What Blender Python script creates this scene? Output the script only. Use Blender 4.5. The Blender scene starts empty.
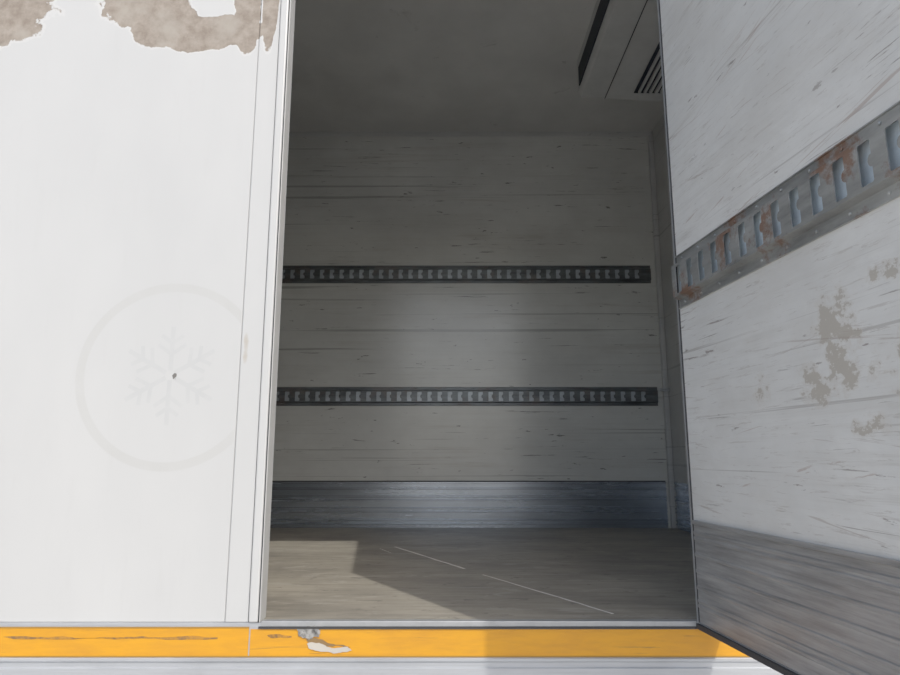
import bpy, bmesh, math, random
from mathutils import Vector, Matrix
random.seed(7)
sc = bpy.context.scene
sc.view_settings.view_transform = 'Standard'
sc.view_settings.look = 'None'
sc.view_settings.exposure = -0.40
sc.view_settings.gamma = 1.22

# ------------------------------------------------------------------ materials
def new_mat(name):
    m = bpy.data.materials.new(name); m.use_nodes = True
    nt = m.node_tree; b = nt.nodes['Principled BSDF']
    return m, nt, b
def N(nt, t, **kw):
    n = nt.nodes.new(t)
    for k, v in kw.items(): setattr(n, k, v)
    return n
def noise(nt, scale, mscale=(1,1,1), detail=5, rough=.6, loc=(0,0,0), dist=0, rot=(0,0,0)):
    tc = N(nt, 'ShaderNodeTexCoord'); mp = N(nt, 'ShaderNodeMapping')
    mp.inputs['Scale'].default_value = mscale; mp.inputs['Location'].default_value = loc
    src = tc.outputs['Object']
    if any(rot):
        m2 = N(nt, 'ShaderNodeMapping'); m2.inputs['Rotation'].default_value = rot
        nt.links.new(src, m2.inputs['Vector']); src = m2.outputs[0]
    nt.links.new(src, mp.inputs['Vector'])
    n = N(nt, 'ShaderNodeTexNoise')
    n.inputs['Scale'].default_value = scale; n.inputs['Detail'].default_value = detail
    n.inputs['Roughness'].default_value = rough; n.inputs['Distortion'].default_value = dist
    nt.links.new(mp.outputs[0], n.inputs['Vector'])
    return n.outputs['Fac']
def ramp(nt, fac, a, b, va=0., vb=1.):
    r = N(nt, 'ShaderNodeMapRange'); r.clamp = True
    r.inputs['From Min'].default_value = a; r.inputs['From Max'].default_value = b
    r.inputs['To Min'].default_value = va; r.inputs['To Max'].default_value = vb
    nt.links.new(fac, r.inputs['Value']); return r.outputs[0]
def mul(nt, a, b, op='MULTIPLY'):
    m = N(nt, 'ShaderNodeMath'); m.operation = op
    for i, v in enumerate((a, b)):
        if v is None: continue
        if isinstance(v, (int, float)): m.inputs[i].default_value = v
        else: nt.links.new(v, m.inputs[i])
    return m.outputs[0]
def mix(nt, fac, a, b):
    m = N(nt, 'ShaderNodeMix'); m.data_type = 'RGBA'
    if isinstance(fac, (int, float)): m.inputs[0].default_value = fac
    else: nt.links.new(fac, m.inputs[0])
    for i, v in ((6, a), (7, b)):
        if isinstance(v, tuple): m.inputs[i].default_value = (*v[:3], 1)
        else: nt.links.new(v, m.inputs[i])
    return m.outputs[2]
def bump(nt, b, h, s=.2, d=.002):
    n = N(nt, 'ShaderNodeBump'); n.inputs['Strength'].default_value = s; n.inputs['Distance'].default_value = d
    nt.links.new(h, n.inputs['Height']); nt.links.new(n.outputs[0], b.inputs['Normal'])
def xz(nt):
    tc = N(nt, 'ShaderNodeTexCoord'); sp = N(nt, 'ShaderNodeSeparateXYZ'); nt.links.new(tc.outputs['Object'], sp.inputs[0])
    return sp.outputs['X'], sp.outputs['Z']
def blobf(nt, X, Z, cx, cz, rx, rz):
    u = mul(nt, mul(nt, X, cx, 'SUBTRACT'), rx, 'DIVIDE'); v = mul(nt, mul(nt, Z, cz, 'SUBTRACT'), rz, 'DIVIDE')
    return mul(nt, 1.0, mul(nt, mul(nt, u, u), mul(nt, v, v), 'ADD'), 'SUBTRACT')

def mat_scuff(name, base, dark, amt=1., rough=.45, seed=0., stain=(.40,.37,.32), grain=.12, thr=.55, flakes=None, spec=.5, bs=.25, chips=.685, lines=.8):
    m, nt, b = new_mat(name)
    bl = ramp(nt, noise(nt, 1.3, (1,1,1.6), 5, .65, (seed,2,5)), .35, .65)
    c = mix(nt, bl, tuple(x*.82 for x in base), base)
    g = noise(nt, 2.0, (.6,.6,22), 8, .72, (seed*2,1,3))
    gm = ramp(nt, noise(nt, 1.4, (1,1,2.2), 5, .65, (seed+6,4,4)), .40, .62, .25, 1.)
    c = mix(nt, mul(nt, ramp(nt, g, .46, .70, 0, grain*2.4), gm), c, stain)
    s1 = ramp(nt, noise(nt, 1.5, (.45,.45,12), 7, .7, (seed+4,0,1), .3), thr, thr+.09)
    msk = ramp(nt, noise(nt, 1.6, (1,1,2), 4, .6, (seed+9,3,8)), .45, .58)
    c = mix(nt, mul(nt, mul(nt, s1, msk), .42*amt), c, stain)
    s4 = ramp(nt, noise(nt, 1.0, (.28,.28,34), 6, .6, (seed+24,3,1), .2), .625, .65)
    c = mix(nt, mul(nt, s4, .5*lines), c, dark)
    s2 = ramp(nt, noise(nt, 2.4, (1.0,1.0,26), 6, .68, (seed+14,7,2), .6), thr+.07, thr+.10)
    msk2 = ramp(nt, noise(nt, 2.4, (1,1,3), 5, .65, (seed+21,1,4)), .50, .56)
    c = mix(nt, mul(nt, mul(nt, s2, msk2), .85*amt), c, dark)
    s3 = ramp(nt, noise(nt, 9., (1,1,4.5), 5, .62, (seed+2,7,9), .3), chips, chips+.02)
    c = mix(nt, mul(nt, s3, .8*amt), c, dark)
    if flakes:
        wv = ramp(nt, noise(nt, 2.2, (1,1,1.8), 7, .7, (seed+3,8,1), .4), .48, .64, 0, .5)
        c = mix(nt, wv, c, (.58,.565,.53))
        fc = ramp(nt, noise(nt, 7., (1.2,1,14), 7, .78, (seed+1,6,6), .5), .57, .61, 0, .42)
        c = mix(nt, fc, c, (.40,.36,.32))
        X, Z = xz(nt); n1 = noise(nt, 7., (1,1,1.1), 8, .66, (seed,5,5), .3); n3 = noise(nt, 26., (1,1,1.3), 6, .7, (seed,2,5)); u = None
        for bb in flakes:
            q = blobf(nt, X, Z, *bb); u = q if u is None else mul(nt, u, q, 'MAXIMUM')
        e = mul(nt, u, mul(nt, mul(nt, n1, .5, 'SUBTRACT'), 9.), 'ADD')
        e = mul(nt, e, mul(nt, mul(nt, n3, .5, 'SUBTRACT'), 6.), 'ADD')
        e = mul(nt, e, ramp(nt, u, -1.2, -.4, -3, 0), 'ADD')
        c = mix(nt, ramp(nt, e, .0, .5, 0, .5), c, (.60,.57,.52))
        c = mix(nt, ramp(nt, e, .75, .85, 0, .8), c, (.43,.39,.33))
        for k, (dg, col) in enumerate(((10,(.36,.25,.20)),(-7,(.36,.30,.26)))):
            sN = noise(nt, 2.4, (.9,1,24), 6, .65, (seed+k,1,1), .9, (0, math.radians(dg), 0))
            c = mix(nt, ramp(nt, sN, .65, .67, 0, .5), c, col)
    nt.links.new(c, b.inputs['Base Color'])
    b.inputs['Roughness'].default_value = rough
    b.inputs['Specular IOR Level'].default_value = spec
    bump(nt, b, g, bs, .001)
    return m

def mat_metal(name, col, rough=.38, metal=.85, streak=(1,1,60), rust=0., var=.5, bs=.12):
    m, nt, b = new_mat(name)
    g = noise(nt, 4., streak, 6, .7)
    bl = noise(nt, 3., (1,1,2), 5, .6, (3,3,3))
    c = mix(nt, ramp(nt, g, .35, .65), tuple(x*(1-var) for x in col), tuple(min(1,x*(1+var*.6)) for x in col))
    c = mix(nt, ramp(nt, bl, .45, .65, 0, .4), c, tuple(x*.65 for x in col))
    if rust:
        r = ramp(nt, noise(nt, 7., (1,1,1), 8, .7, (8,1,2)), .52, .60)
        c = mix(nt, mul(nt, r, rust), c, (.17,.075,.035))
        nt.links.new(ramp(nt, r, 0, 1, metal, .1), b.inputs['Metallic'])
    else: b.inputs['Metallic'].default_value = metal
    nt.links.new(c, b.inputs['Base Color'])
    nt.links.new(ramp(nt, g, .3, .7, rough*.8, rough*1.2), b.inputs['Roughness'])
    bump(nt, b, g, bs, .0006)
    return m

def mat_plain(name, col, rough=.5, metal=0., var=.1, scale=6., d=None, ms=(1,1,1)):
    m, nt, b = new_mat(name)
    n = noise(nt, scale, ms, 6, .65)
    c = mix(nt, ramp(nt, n, .3, .7), tuple(x*(1-var) for x in col), tuple(min(1, x*(1+var)) for x in col)) if d is None else mix(nt, ramp(nt, n, .42, .62), d, col)
    nt.links.new(c, b.inputs['Base Color']); b.inputs['Roughness'].default_value = rough; b.inputs['Metallic'].default_value = metal
    return m

def m_exterior():
    """white gel-coat: weathering, peeled paint areas, ghost of a removed snowflake decal"""
    m, nt, b = new_mat('ext_gelcoat_weathered')
    X, Z = xz(nt)
    A = lambda a, c: mul(nt, a, c, 'ADD'); S = lambda a, c: mul(nt, a, c, 'SUBTRACT'); M = lambda a, c: mul(nt, a, c)
    absn = lambda a: mul(nt, a, None, 'ABSOLUTE')
    big = noise(nt, 1.2, (1,1,.5), 4, .6)
    c = mix(nt, ramp(nt, big, .35, .65), (.53,.537,.535), (.58,.585,.58))
    fine = noise(nt, 7., (3,1,.5), 6, .7, (1,4,2))
    c = mix(nt, ramp(nt, fine, .55, .72, 0, .35), c, (.51,.515,.51))
    dx, dz = S(X, -.858), S(Z, .711)
    r = mul(nt, A(M(dx,dx), M(dz,dz)), None, 'SQRT')
    ringm = ramp(nt, absn(S(r, .276)), .0115, .0155, 1, 0)
    inside = ramp(nt, X, -.65, -.648, 1, 0)
    fade = ramp(nt, noise(nt, 5., (1,1,1), 5, .7, (7,7,7)), .3, .6, .5, 1.)
    c = mix(nt, M(M(M(ringm, inside), fade), .42), c, (.455,.455,.435))
    ang = mul(nt, dz, dx, 'ARCTAN2')
    a6 = math.pi/3
    fold = absn(S(mul(nt, A(ang, 4*math.pi), a6, 'MODULO'), a6/2))
    px = M(r, mul(nt, fold, None, 'COSINE')); py = M(r, mul(nt, fold, None, 'SINE'))
    def seg(x0, ln, deg, w):
        cs, sn = math.cos(math.radians(deg)), math.sin(math.radians(deg))
        qx = S(px, x0)
        t = A(M(qx, cs), M(py, sn)); d = absn(S(M(py, cs), M(qx, sn)))
        return M(M(ramp(nt, d, w, w+.002, 1, 0), ramp(nt, t, -.002, 0, 0, 1)), ramp(nt, t, ln, ln+.002, 1, 0))
    sm = seg(.016, .135, 0, .0060)
    sm = mul(nt, sm, seg(.065, .052, 55, .0050), 'MAXIMUM')
    sm = mul(nt, sm, seg(.100, .040, 55, .0050), 'MAXIMUM')
    fade2 = ramp(nt, noise(nt, 14., (1,1,1), 4, .7, (2,7,1)), .35, .6, .4, 1.)
    c = mix(nt, M(M(sm, fade2), .40), c, (.44,.455,.46))
    n1 = noise(nt, 5., (1,1,1), 8, .62, (4,2,9)); n2 = noise(nt, 1.8, (1,1,1), 4, .5, (1,2,3))
    blob = lambda *a: blobf(nt, X, Z, *a)
    u = None
    for bb in ((-1.60,2.02,.24,.20),(-1.08,2.05,.12,.14),(-.97,1.93,.12,.10),(-.86,1.88,.15,.065),(-.76,1.89,.13,.055),(-.69,1.96,.045,.16)):
        q = blob(*bb); u = q if u is None else mul(nt, u, q, 'MAXIMUM')
    edge = A(u, A(M(S(n1, .5), 3.4), M(S(n2, .5), 1.0)))
    sc1 = A(blob(-.63, .83, .010, .10), M(S(n1, .5), 7.))
    sc2 = A(blob(-.612, 1.98, .028, .17), M(S(n1, .5), 2.5))
    edge = mul(nt, edge, sc2, 'MAXIMUM')
    rim = M(ramp(nt, edge, -.20, -.12, 0, 1), .5)
    c = mix(nt, rim, c, (.64,.64,.63))
    pn = noise(nt, 22., (1,1,1), 7, .7, (5,5,5)); pn2 = noise(nt, 5., (1,1,1), 5, .6, (9,5,5))
    pc = mix(nt, ramp(nt, pn, .38, .62), (.22,.18,.145), (.34,.295,.25))
    pc = mix(nt, ramp(nt, pn2, .5, .62, 0, .8), pc, (.36,.325,.28))
    pm = ramp(nt, edge, -.03, .03, 0, 1)
    c = mix(nt, pm, c, pc)
    c = mix(nt, M(ramp(nt, sc1, 0, .6, 0, 1), .6), c, (.40,.35,.28))
    ch = A(blob(-.846, .708, .009, .013), M(S(noise(nt, 30., (1,1,1), 3, .6), .5), 6.))
    c = mix(nt, ramp(nt, ch, .1, .2, 0, 1), c, (.14,.13,.12))
    nt.links.new(c, b.inputs['Base Color'])
    nt.links.new(ramp(nt, pm, 0, 1, .33, .85), b.inputs['Roughness'])
    hn = S(M(fine, .05), M(pm, 1.))
    bump(nt, b, hn, .5, .0015)
    return m
M_ext   = m_exterior()
M_int   = mat_scuff('int_back_wall', (.67,.68,.645), (.06,.055,.05), .95, .24, 0., grain=.13, spec=.9, bs=.10, chips=.672)
M_doorp = mat_scuff('door_inner_skin', (.78,.778,.75), (.17,.14,.12), .9, .45, 5., grain=.12, chips=.66, thr=.54,
    flakes=[(.68,.70,.07,.10),(.84,.62,.08,.07),(.60,.62,.05,.05),(.86,.44,.05,.04),(.75,.52,.05,.03),(.40,.62,.04,.04),(.80,.80,.06,.02)])
M_ceil  = mat_scuff('ceiling_skin', (.68,.685,.665), (.12,.11,.1), .35, .45, 11., grain=.08, lines=.15)
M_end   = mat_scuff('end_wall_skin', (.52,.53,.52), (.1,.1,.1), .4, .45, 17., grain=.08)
M_alu   = mat_metal('kick_aluminium', (.40,.45,.52), .26, .85, (.2,1,4), var=.12, bs=.01)
M_alud  = mat_metal('door_kick_aluminium', (.36,.362,.362), .40, .4, (1,1,16), var=.35)
M_rail  = mat_metal('rail_aluminium', (.50,.52,.55), .45, .4, (1,1,40), var=.1)
M_trim  = mat_plain('trim_aluminium', (.42,.43,.44), .4, .5, .12, 20.)
M_reveal= mat_plain('reveal_paint', (.50,.50,.49), .45, 0, .1, 9.)
M_track = mat_metal('track_steel', (.14,.155,.165), .38, .6, (1,1,6), rust=.2)
M_trackd= mat_metal('track_steel_rusty', (.40,.41,.40), .36, .55, (1,1,5), rust=.85, var=.35)
M_zinc  = mat_metal('track_zinc', (.46,.51,.55), .35, .3, (1,1,3), var=.3)
M_zincd = mat_metal('track_zinc_door', (.72,.83,.92), .35, .1, (1,1,3), var=.2)
M_rub   = mat_plain('rubber_seal', (.03,.03,.032), .7)
M_dark  = mat_plain('dark_gap', (.015,.02,.03), .7)
M_white = mat_plain('white_plastic', (.54,.55,.54), .4)
M_chas  = mat_plain('chassis_paint', (.03,.03,.035), .5)
M_tyre  = mat_plain('tyre_rubber', (.02,.02,.02), .85)

def m_tape():
    m, nt, b = new_mat('yellow_reflective_tape')
    n = noise(nt, 5., (1,1,6), 7, .7)
    c = mix(nt, ramp(nt, n, .4, .7), (.74,.315,.006), (.61,.25,.012))
    s = ramp(nt, noise(nt, 4., (.8,1,20), 7, .72, (2,2,6), .4), .60, .66)
    c = mix(nt, mul(nt, s, .6), c, (.2,.10,.03))
    nt.links.new(c, b.inputs['Base Color']); b.inputs['Roughness'].default_value = .4
    return m
M_tape = m_tape()

def m_floor():
    m, nt, b = new_mat('floor_plywood')
    bl = noise(nt, 1.8, (1,1.6,1), 6, .65)
    g = noise(nt, 2.4, (1.2,14,1), 8, .75, (3,0,0))
    c = mix(nt, ramp(nt, bl, .38, .64), (.36,.325,.26), (.21,.19,.155))
    c = mix(nt, ramp(nt, g, .47, .68, 0, .6), c, (.12,.11,.09))
    st = ramp(nt, noise(nt, 4., (1,2.5,1), 7, .72, (7,1,0), .6), .55, .62, 0, .5)
    c = mix(nt, st, c, (.44,.41,.35))
    sp = ramp(nt, noise(nt, 10., (1,1.5,1), 6, .7, (1,9,0), .3), .60, .65, 0, .6)
    c = mix(nt, sp, c, (.09,.08,.07))
    nt.links.new(c, b.inputs['Base Color']); b.inputs['Roughness'].default_value = .5
    bump(nt, b, g, .25, .001)
    return m
M_floor = m_floor()
def m_ground():
    m, nt, b = new_mat('ground_concrete')
    n = noise(nt, .8, (1,1,1), 9, .7); n2 = noise(nt, 60., (1,1,1), 3, .6)
    c = mix(nt, ramp(nt, n, .35, .7), (.48,.47,.45), (.40,.39,.37))
    c = mix(nt, ramp(nt, n2, .45, .65, 0, .3), c, (.29,.28,.27))
    nt.links.new(c, b.inputs['Base Color']); b.inputs['Roughness'].default_value = .9
    bump(nt, b, n2, .4, .004); return m
M_ground = m_ground()

# ------------------------------------------------------------------ mesh helpers
def finish(name, bm, mat, parent=None, bevel=0., smooth=False):
    bmesh.ops.recalc_face_normals(bm, faces=bm.faces)
    me = bpy.data.meshes.new(name); bm.to_mesh(me); bm.free()
    o = bpy.data.objects.new(name, me); sc.collection.objects.link(o)
    if isinstance(mat, (list, tuple)):
        for m in mat: me.materials.append(m)
    else: me.materials.append(mat)
    if bevel:
        md = o.modifiers.new('bevel', 'BEVEL'); md.width = bevel; md.segments = 2; md.limit_method = 'ANGLE'
    if smooth:
        for p in me.polygons: p.use_smooth = True
    if parent: o.parent = parent
    return o
def addbox(bm, x0, x1, y0, y1, z0, z1, mi=0):
    vs = [bm.verts.new(p) for p in ((x0,y0,z0),(x1,y0,z0),(x1,y1,z0),(x0,y1,z0),(x0,y0,z1),(x1,y0,z1),(x1,y1,z1),(x0,y1,z1))]
    for f in ((0,1,2,3),(4,5,6,7),(0,1,5,4),(1,2,6,5),(2,3,7,6),(3,0,4,7)):
        bm.faces.new([vs[i] for i in f]).material_index = mi
def boxes(name, lst, mat, parent=None, bevel=0.):
    bm = bmesh.new()
    for b in lst: addbox(bm, *b)
    return finish(name, bm, mat, parent, bevel)
def empty(name, loc=(0,0,0), rz=0.):
    e = bpy.data.objects.new(name, None); e.location = loc; e.rotation_euler = (0,0,rz)
    e.empty_display_size = .1; sc.collection.objects.link(e); return e
def extrude_profile(name, pts, x0, x1, mat, parent=None):
    bm = bmesh.new()
    a = [bm.verts.new((x0, y, z)) for y, z in pts]; b = [bm.verts.new((x1, y, z)) for y, z in pts]
    n = len(pts)
    for i in range(n): bm.faces.new((a[i], a[(i+1) % n], b[(i+1) % n], b[i]))
    bm.faces.new(a); bm.faces.new(b[::-1])
    return finish(name, bm, mat, parent)
def ribbed(y0, z0, z1, ribs, t=.006, d=.004):
    pts = [(y0, z0), (y0-t, z0)]
    for z in ribs:
        pts += [(y0-t, z-.006), (y0-t-d, z-.003), (y0-t-d, z+.003), (y0-t, z+.006)]
    pts += [(y0-t, z1-.012), (y0-t-.006, z1-.010), (y0-t-.006, z1), (y0, z1)]
    return pts
def jag(pts, amp, it=3):
    for _ in range(it):
        out = []
        for i, p in enumerate(pts):
            q = pts[(i+1) % len(pts)]
            out.append(p)
            dx, dz = q[0]-p[0], q[1]-p[1]
            k = random.uniform(-amp, amp)
            out.append(((p[0]+q[0])/2 - dz*k, (p[1]+q[1])/2 + dx*k))
        pts = out
    return pts
def flat_patch(name, pts, y, mat, parent=None, th=.0006):
    bm = bmesh.new()
    bm.faces.new([bm.verts.new((x, y-th, z)) for x, z in pts])
    r = bmesh.ops.extrude_face_region(bm, geom=bm.faces[:])
    for v in r['geom']:
        if isinstance(v, bmesh.types.BMVert): v.co.y = y
    return finish(name, bm, mat, parent)

# ------------------------------------------------------------------ dimensions
XL, XR = -4.6, 1.50
W = 2.50
H = 2.84
OX0, OX1, OZ = -.545, .735, 2.19
T = .045

# ------------------------------------------------------------------ ground + chassis
bm = bmesh.new(); addbox(bm, -40, 40, -40, 40, -1.25, -1.10); finish('ground', bm, M_ground)
truck = empty('truck_chassis')
boxes('frame_rails', [(-4.4,1.9,.75,.83,-.52,-.27),(-4.4,1.9,1.75,1.83,-.52,-.27)] , M_chas, truck, .006)
boxes('cross_members', [(x,x+.08,.1,2.4,-.27,-.16) for x in (-4.2,-3.2,-2.2,-1.2,-.2,.8,1.4)], M_chas, truck)
def wheel(name, x, y):
    bm = bmesh.new()
    prof = [(.18,.10),(.24,.12),(.30,.14),(.44,.15),(.485,.13),(.50,.09),(.50,-.09),(.485,-.13),(.44,-.15),(.30,-.14),(.24,-.12),(.18,-.10)]
    S = 40; rings = []
    for i in range(S):
        a = 2*math.pi*i/S
        rings.append([bm.verts.new((x+r*math.cos(a), y+w, -.60+r*math.sin(a))) for r, w in prof])
    for i in range(S):
        A, B = rings[i], rings[(i+1) % S]
        for k in range(len(prof)-1): bm.faces.new((A[k],A[k+1],B[k+1],B[k]))
    for w in (.06,-.06):
        bmesh.ops.create_cone(bm, cap_ends=True, segments=32, radius1=.24, radius2=.2, depth=.04,
            matrix=Matrix.Translation((x,y+w,-.60)) @ Matrix.Rotation(math.pi/2,4,'X'))
    return finish(name, bm, M_tyre, truck)
for i,(x,y) in enumerate(((-3.2,.35),(-3.2,2.2))): wheel('wheel_%d'%(i+1), x, y)
boxes('axle', [(-3.25,-3.15,.35,2.2,-.65,-.55),(-3.3,-3.1,.76,.82,-.56,-.50),(-3.3,-3.1,1.76,1.82,-.56,-.50)], M_chas, truck)

# ------------------------------------------------------------------ box shell
ZB = -.16
boxes('wall_front', [(XL-.08, -.647, 0, T, 0, H+.1), (-.643, OX0, .0, T, 0, H+.1),
                     (OX0, OX1, 0, T, OZ, H+.1), (OX1, XR+.08, 0, T, 0, H+.1),
                     (-.6472,-.6428,.003,T,0,H+.1)], M_ext)
boxes('wall_back', [(XL-.08, XR+.08, W, W+.08, -.02, H+.1)], M_int)
boxes('wall_right', [(XR, XR+.08, T, W, -.02, H+.1)], M_end)
boxes('wall_left', [(XL-.08, XL, T, W, -.02, H+.1)], M_end)
boxes('ceiling', [(XL, XR, T, W, H, H+.1)], M_ceil)
boxes('floor', [(XL, XR, .012, W, ZB+.02, 0)], M_floor)

trim = empty('trim_1')
boxes('ceiling_cove_back', [(XL, XR, W-.012, W, H-.035, H)], M_end, trim, .004)
boxes('corner_post_back', [(XR-.035, XR, W-.035, W, .0, H-.036)], M_end, trim, .006)
boxes('corner_post_inner', [(XR-.008, XR, W-.42, W-.39, .0, H-.036)], M_end, trim, .003)

RB = [.028,.052,.105,.128,.18,.203,.255]
extrude_profile('baseboard_back', ribbed(W, .001, .298, RB, .006, .010), XL, XR-.05, M_alu)
boxes('baseboard_top_line', [(XL, XR-.05, W-.005, W, .299, .307)], M_rub, trim)  # thin dark line along the top of the baseboard
o = extrude_profile('baseboard_right', ribbed(0, .001, .298, RB, .006, .010), -(W-.06), -T-.01, M_alu)
o.rotation_euler = (0,0,-math.pi/2); o.location = (XR,0,0)

fr = empty('door_frame')
boxes('outer_flange', [(-.643,-.578,-.004,0,.0,H+.05)], M_ext, fr, .0015)
boxes('jamb_left', [(-.575,OX0-.003,-.014,0,.0,OZ+.045)], M_ext, fr, .005)
boxes('jamb_reveal', [(OX0,OX0+.003,-.010,T+.006,.0,OZ), (OX1-.006,OX1,-.011,T+.012,.0,OZ),(OX0+.006,OX1-.006,-.011,T+.012,OZ-.006,OZ)], M_reveal, fr, .001)
boxes('seal_strip', [(OX0-.003,OX0,-.0105,0,.0,OZ),(-.578,-.575,-.0025,0,0,OZ+.04)], M_rub, fr)
boxes('lintel_flange', [(-.575,OX1+.05,-.011,0,OZ+.001,OZ+.045)], M_ext, fr, .003)
boxes('sill_plate', [(OX0+.006,OX1-.006,-.011,.012,-.013,.004)], M_trim, fr, .002)
boxes('sill_lip', [(OX0,OX1+.02,-.014,-.011,-.016,-.010)], M_rub, fr)

rail = empty('bottom_rail')
extrude_profile('rail_profile', [(0,-.001),(-.008,-.001),(-.008,-.092),(-.014,-.096),(-.014,-.102),(-.009,-.106),(-.009,-.118),(-.015,-.121),(-.015,-.20),(.06,-.20),(.06,-.16),(.005,-.16),(.005,-.001)], XL-.08, XR+.08, M_rail, rail)
tp = rail
boxes('reflective_tape_left', [(XL,-.572,-.0095,-.008,-.089,-.013)], M_tape, tp)
boxes('reflective_tape_right', [(-.568,XR,-.0095,-.008,-.089,-.018)], M_tape, tp)
boxes('tape_border', [(XL,XR,-.0105,-.0096,-.0925,-.0885),(XL,-.572,-.0105,-.0096,-.0155,-.0115)], mat_plain('tape_edge',(.35,.18,.02),.5), tp)
flat_patch('torn_foil', jag([(-.435,-.011),(-.385,-.006),(-.368,-.02),(-.372,-.038),(-.40,-.046),(-.43,-.036)], .2), -.0107, mat_plain('torn_dark',(.05,.045,.04),.4,.3,.5,60.,d=(.42,.41,.39)), tp, .002)
flat_patch('torn_white', jag([(-.405,-.056),(-.37,-.054),(-.35,-.064),(-.29,-.064),(-.278,-.074),(-.32,-.081),(-.345,-.077),(-.40,-.068)], .10), -.0109, mat_plain('torn_backing',(.52,.48,.42),.5), tp, .001)
flat_patch('torn_strip', jag([(-.41,-.044),(-.36,-.046),(-.30,-.060),(-.28,-.066),(-.35,-.064),(-.40,-.056)], .10), -.0105, mat_plain('torn_strip_brown',(.22,.13,.05),.6), tp, .0004)  # dark brown strip between the torn foil and the white piece
flat_patch('scrape_dark', jag([(-1.27,-.038),(-1.1,-.037),(-.95,-.040),(-.80,-.039),(-.66,-.040),(-.66,-.044),(-.80,-.046),(-.95,-.045),(-1.1,-.045),(-1.24,-.044)], .03), -.0097, mat_plain('scrape',(.20,.11,.04),.7,0,.3,60.,d=(.45,.2,.02)), tp)
flat_patch('scrape_small', jag([(-.52,-.034),(-.45,-.036),(-.45,-.040),(-.51,-.041)], .06), -.0097, mat_plain('scrape2',(.17,.09,.03),.7,0,.3,60.,d=(.45,.2,.02)), tp)

# ------------------------------------------------------------------ E-track
def etrack(name, length, mat, backmat, height=.13, pitch=.07, rivets=True, depth=.0115, hw=.0155):
    fh = height*.30
    cu = bpy.data.curves.new(name+'_c', 'CURVE'); cu.dimensions = '2D'; cu.fill_mode = 'BOTH'
    cu.extrude = .0012
    def spl(pts):
        s = cu.splines.new('POLY'); s.points.add(len(pts)-1); s.use_cyclic_u = True
        for p, c in zip(s.points, pts): p.co = (c[0], c[1], 0, 1)
    spl([(0,-fh),(length,-fh),(length,fh),(0,fh)])
    hh = height*.25
    n = int((length-.02)/pitch)
    for i in range(n):
        c = pitch*(i+.5)+.005
        hole = [(c-hw,-hh+.003),(c-hw+.003,-hh),(c+hw-.003,-hh),(c+hw,-hh+.003)]
        for k in range(7):
            a = -math.pi/2 + math.pi*k/6
            hole.append((c+hw-.010*math.cos(a), .013*math.sin(a)))
        hole += [(c+hw,hh-.003),(c+hw-.003,hh),(c-hw+.003,hh),(c-hw,hh-.003)]
        spl(hole)
    co = bpy.data.objects.new(name+'_c', cu); sc.collection.objects.link(co)
    bpy.context.view_layer.update()
    me = bpy.data.meshes.new_from_object(co.evaluated_get(bpy.context.evaluated_depsgraph_get()))
    bpy.data.objects.remove(co)
    bm = bmesh.new(); bm.from_mesh(me); bpy.data.meshes.remove(me)
    for v in bm.verts: v.co = Vector((v.co.x, -depth + v.co.z, v.co.y))
    for f in bm.faces: f.material_index = 0
    H2 = height/2
    for sg in (1,-1):
        a = [(-depth, fh*sg), (-.002, (fh+.006)*sg), (-.002, (H2-.004)*sg), (-.0055, (H2-.003)*sg), (-.0055, H2*sg), (0, H2*sg), (0,(fh+.004)*sg), (-depth+.002, (fh-.001)*sg)]
        K = len(a)
        A = [bm.verts.new((0,y,z)) for y,z in a]; B = [bm.verts.new((length,y,z)) for y,z in a]
        for i in range(K): bm.faces.new((A[i],A[(i+1)%K],B[(i+1)%K],B[i]))
        if rivets:
            k = .035
            while k < length:
                bmesh.ops.create_icosphere(bm, subdivisions=1, radius=.0048, matrix=Matrix.Translation((k,-.003,(fh+H2+.004)/2*sg)) @ Matrix.Diagonal((1,.7,1,1)))
                k += .10
    addbox(bm, 0, length, -.0012, -.0002, -fh-.003, fh+.003, 1)
    return finish(name, bm, [mat, backmat])

t = etrack('lashing_track', 3.50, M_track, M_zinc); t.location = (1.43-3.50, W-.0005, 1.744)
t = etrack('lashing_track', 3.50, M_track, M_zinc); t.location = (1.43-3.50, W-.0005, .874)
boxes('track_end_bracket', [(1.432,XR-.0,W-.06,W-.046,.905,.925)], M_trim, None, .003)

# ------------------------------------------------------------------ the open door
AL = math.radians(6.5)
door = empty('door_1', (.706, -.012, 0), -(math.pi/2-AL))
DL, DZ0, DZ1 = 1.20, -.008, 2.40
boxes('panel', [(.012, DL-.012, .0, .078, DZ0+.012, DZ1-.012)], M_doorp, door)
boxes('edge_frame', [(0,.012,-.003,.08,DZ0,DZ1),(DL-.012,DL,-.003,.08,DZ0,DZ1),(.012,DL-.012,-.003,.08,DZ1-.012,DZ1),(.012,DL-.012,-.003,.08,DZ0,DZ0+.012)], M_trim, door, .002)
boxes('seal', [(.012,DL-.012,-.012,-.003,DZ0-.004,DZ0+.010),(.0125,.016,-.004,.001,DZ0+.012,DZ1-.02)], M_rub, door, .001)
extrude_profile('kick_plate', ribbed(0, .006, .285, [.05,.064,.10,.145,.19,.235,.25], .003, .002), .019, DL-.013, M_alud, door)
t = etrack('e_track', DL-.035, M_trackd, M_zincd, height=.168, depth=.020, hw=.0165); t.parent = door; t.location = (.02, 0, .995)
t.rotation_euler = (0, math.radians(-.8), 0)
boxes('hinge_leaf', [(-.02,.10,.08,.088,z,z+.07) for z in (.25,1.1,2.0)], M_trim, door, .002)

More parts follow.
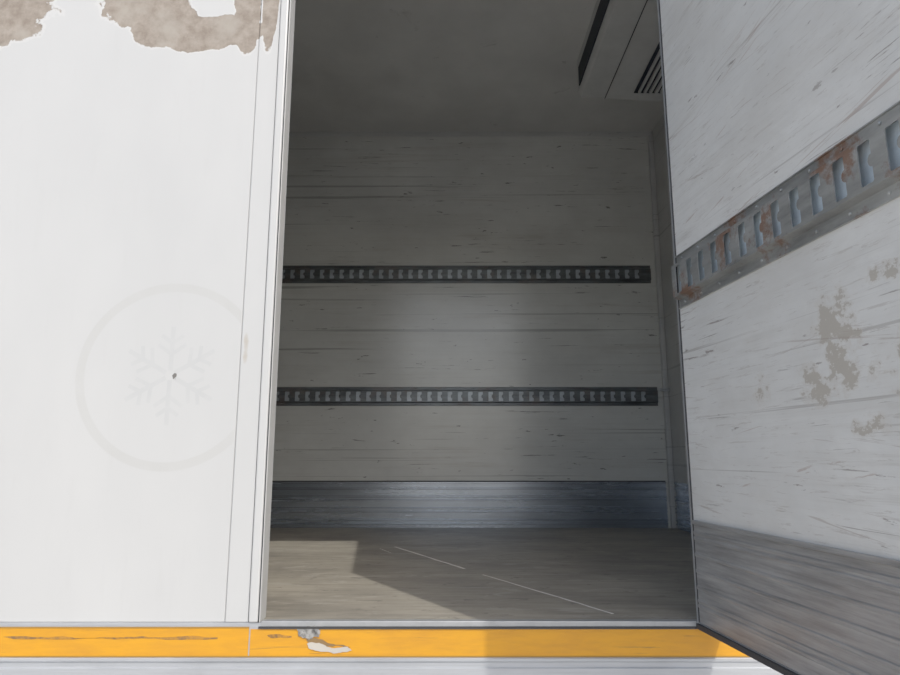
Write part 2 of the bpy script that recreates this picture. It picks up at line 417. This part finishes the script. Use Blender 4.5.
# ------------------------------------------------------------------ evaporator unit
ev = empty('evaporator_unit')
bm = bmesh.new()
def prism(bm, prof, y0, y1, mi=0):
    A = [bm.verts.new((x,y0,z)) for x,z in prof]; B = [bm.verts.new((x,y1,z)) for x,z in prof]
    n = len(prof)
    for i in range(n): bm.faces.new((A[i],A[(i+1)%n],B[(i+1)%n],B[i])).material_index = mi
    bm.faces.new(A).material_index = mi; bm.faces.new(B[::-1]).material_index = mi
prism(bm, [(.775,H-.001),(.775,2.625),(.79,2.60),(XR-.001,2.555),(XR-.001,H-.001)], .35, 1.62)
finish('housing', bm, M_white, ev, .006)
boxes('air_slot', [(.768,.775,.40,1.56,2.64,2.76)], M_dark, ev)
bm = bmesh.new()
for i in range(9):
    x = 1.10+.032*i
    addbox(bm, x, x+.012, 1.0, 1.50, 2.552-.02*(i/9)+.004-.003, 2.60)
finish('louvers', bm, M_white, ev)
boxes('grille_recess', [(1.08,1.42,.98,1.52,2.568,2.571)], M_dark, ev)
boxes('seam', [(.93,.934,.36,1.61,2.585,2.588)], M_dark, ev)

# floor scratches
fs = empty('floor_scratches')
def scratch(n, x0,y0,x1,y1,w=.004):
    d = Vector((x1-x0,y1-y0,0)).normalized(); nn = Vector((-d.y,d.x,0))*w/2
    bm = bmesh.new(); a,b = Vector((x0,y0,.0012)),Vector((x1,y1,.0012))
    K=14; prev=None
    for i in range(K+1):
        p = a.lerp(b,i/K)+Vector((random.uniform(-.003,.003),0,0)); ww = random.uniform(.7,1.2)
        cur = (bm.verts.new(p+nn*ww), bm.verts.new(p-nn*ww))
        if prev: bm.faces.new((prev[0],prev[1],cur[1],cur[0]))
        prev = cur
    finish(n, bm, mat_plain(n+'_m',(.84,.81,.75),.7,0,.12,30.), fs)
scratch('scratch_1', -.288,1.57,.063,.888,.014)
scratch('scratch_2', .132,.748,.493,.09,.009)
scratch('scratch_3', -.36,1.50,-.29,1.35,.005)

# ------------------------------------------------------------------ lights / world
w = bpy.data.worlds.new('sky'); sc.world = w; w.use_nodes = True
nt = w.node_tree; bg = nt.nodes['Background']
sk = nt.nodes.new('ShaderNodeTexSky'); sk.sky_type = 'NISHITA'; sk.sun_disc = False
sk.sun_elevation = math.radians(46); sk.sun_rotation = math.radians(148); sk.dust_density = 3.0
hs = nt.nodes.new('ShaderNodeHueSaturation'); hs.inputs['Saturation'].default_value = .75
nt.links.new(sk.outputs[0], hs.inputs['Color'])
nt.links.new(hs.outputs[0], bg.inputs['Color']); bg.inputs['Strength'].default_value = .24
sl = bpy.data.lights.new('sun', 'SUN'); sl.energy = 2.8; sl.angle = math.radians(.55); sl.color = (1,.965,.91)
so = bpy.data.objects.new('sun', sl); sc.collection.objects.link(so)
so.rotation_euler = Vector((-.518,.836,-1)).to_track_quat('-Z','Y').to_euler()
so.location = (4,-6,8)

# ------------------------------------------------------------------ camera
cd = bpy.data.cameras.new('camera'); cd.sensor_width = 36; cd.lens = 26.0; cd.clip_start = .02
c = bpy.data.objects.new('camera', cd); sc.collection.objects.link(c)
c.location = (0,-1.98,.465); c.rotation_euler = (math.radians(90+10.4), 0, 0)
sc.camera = c
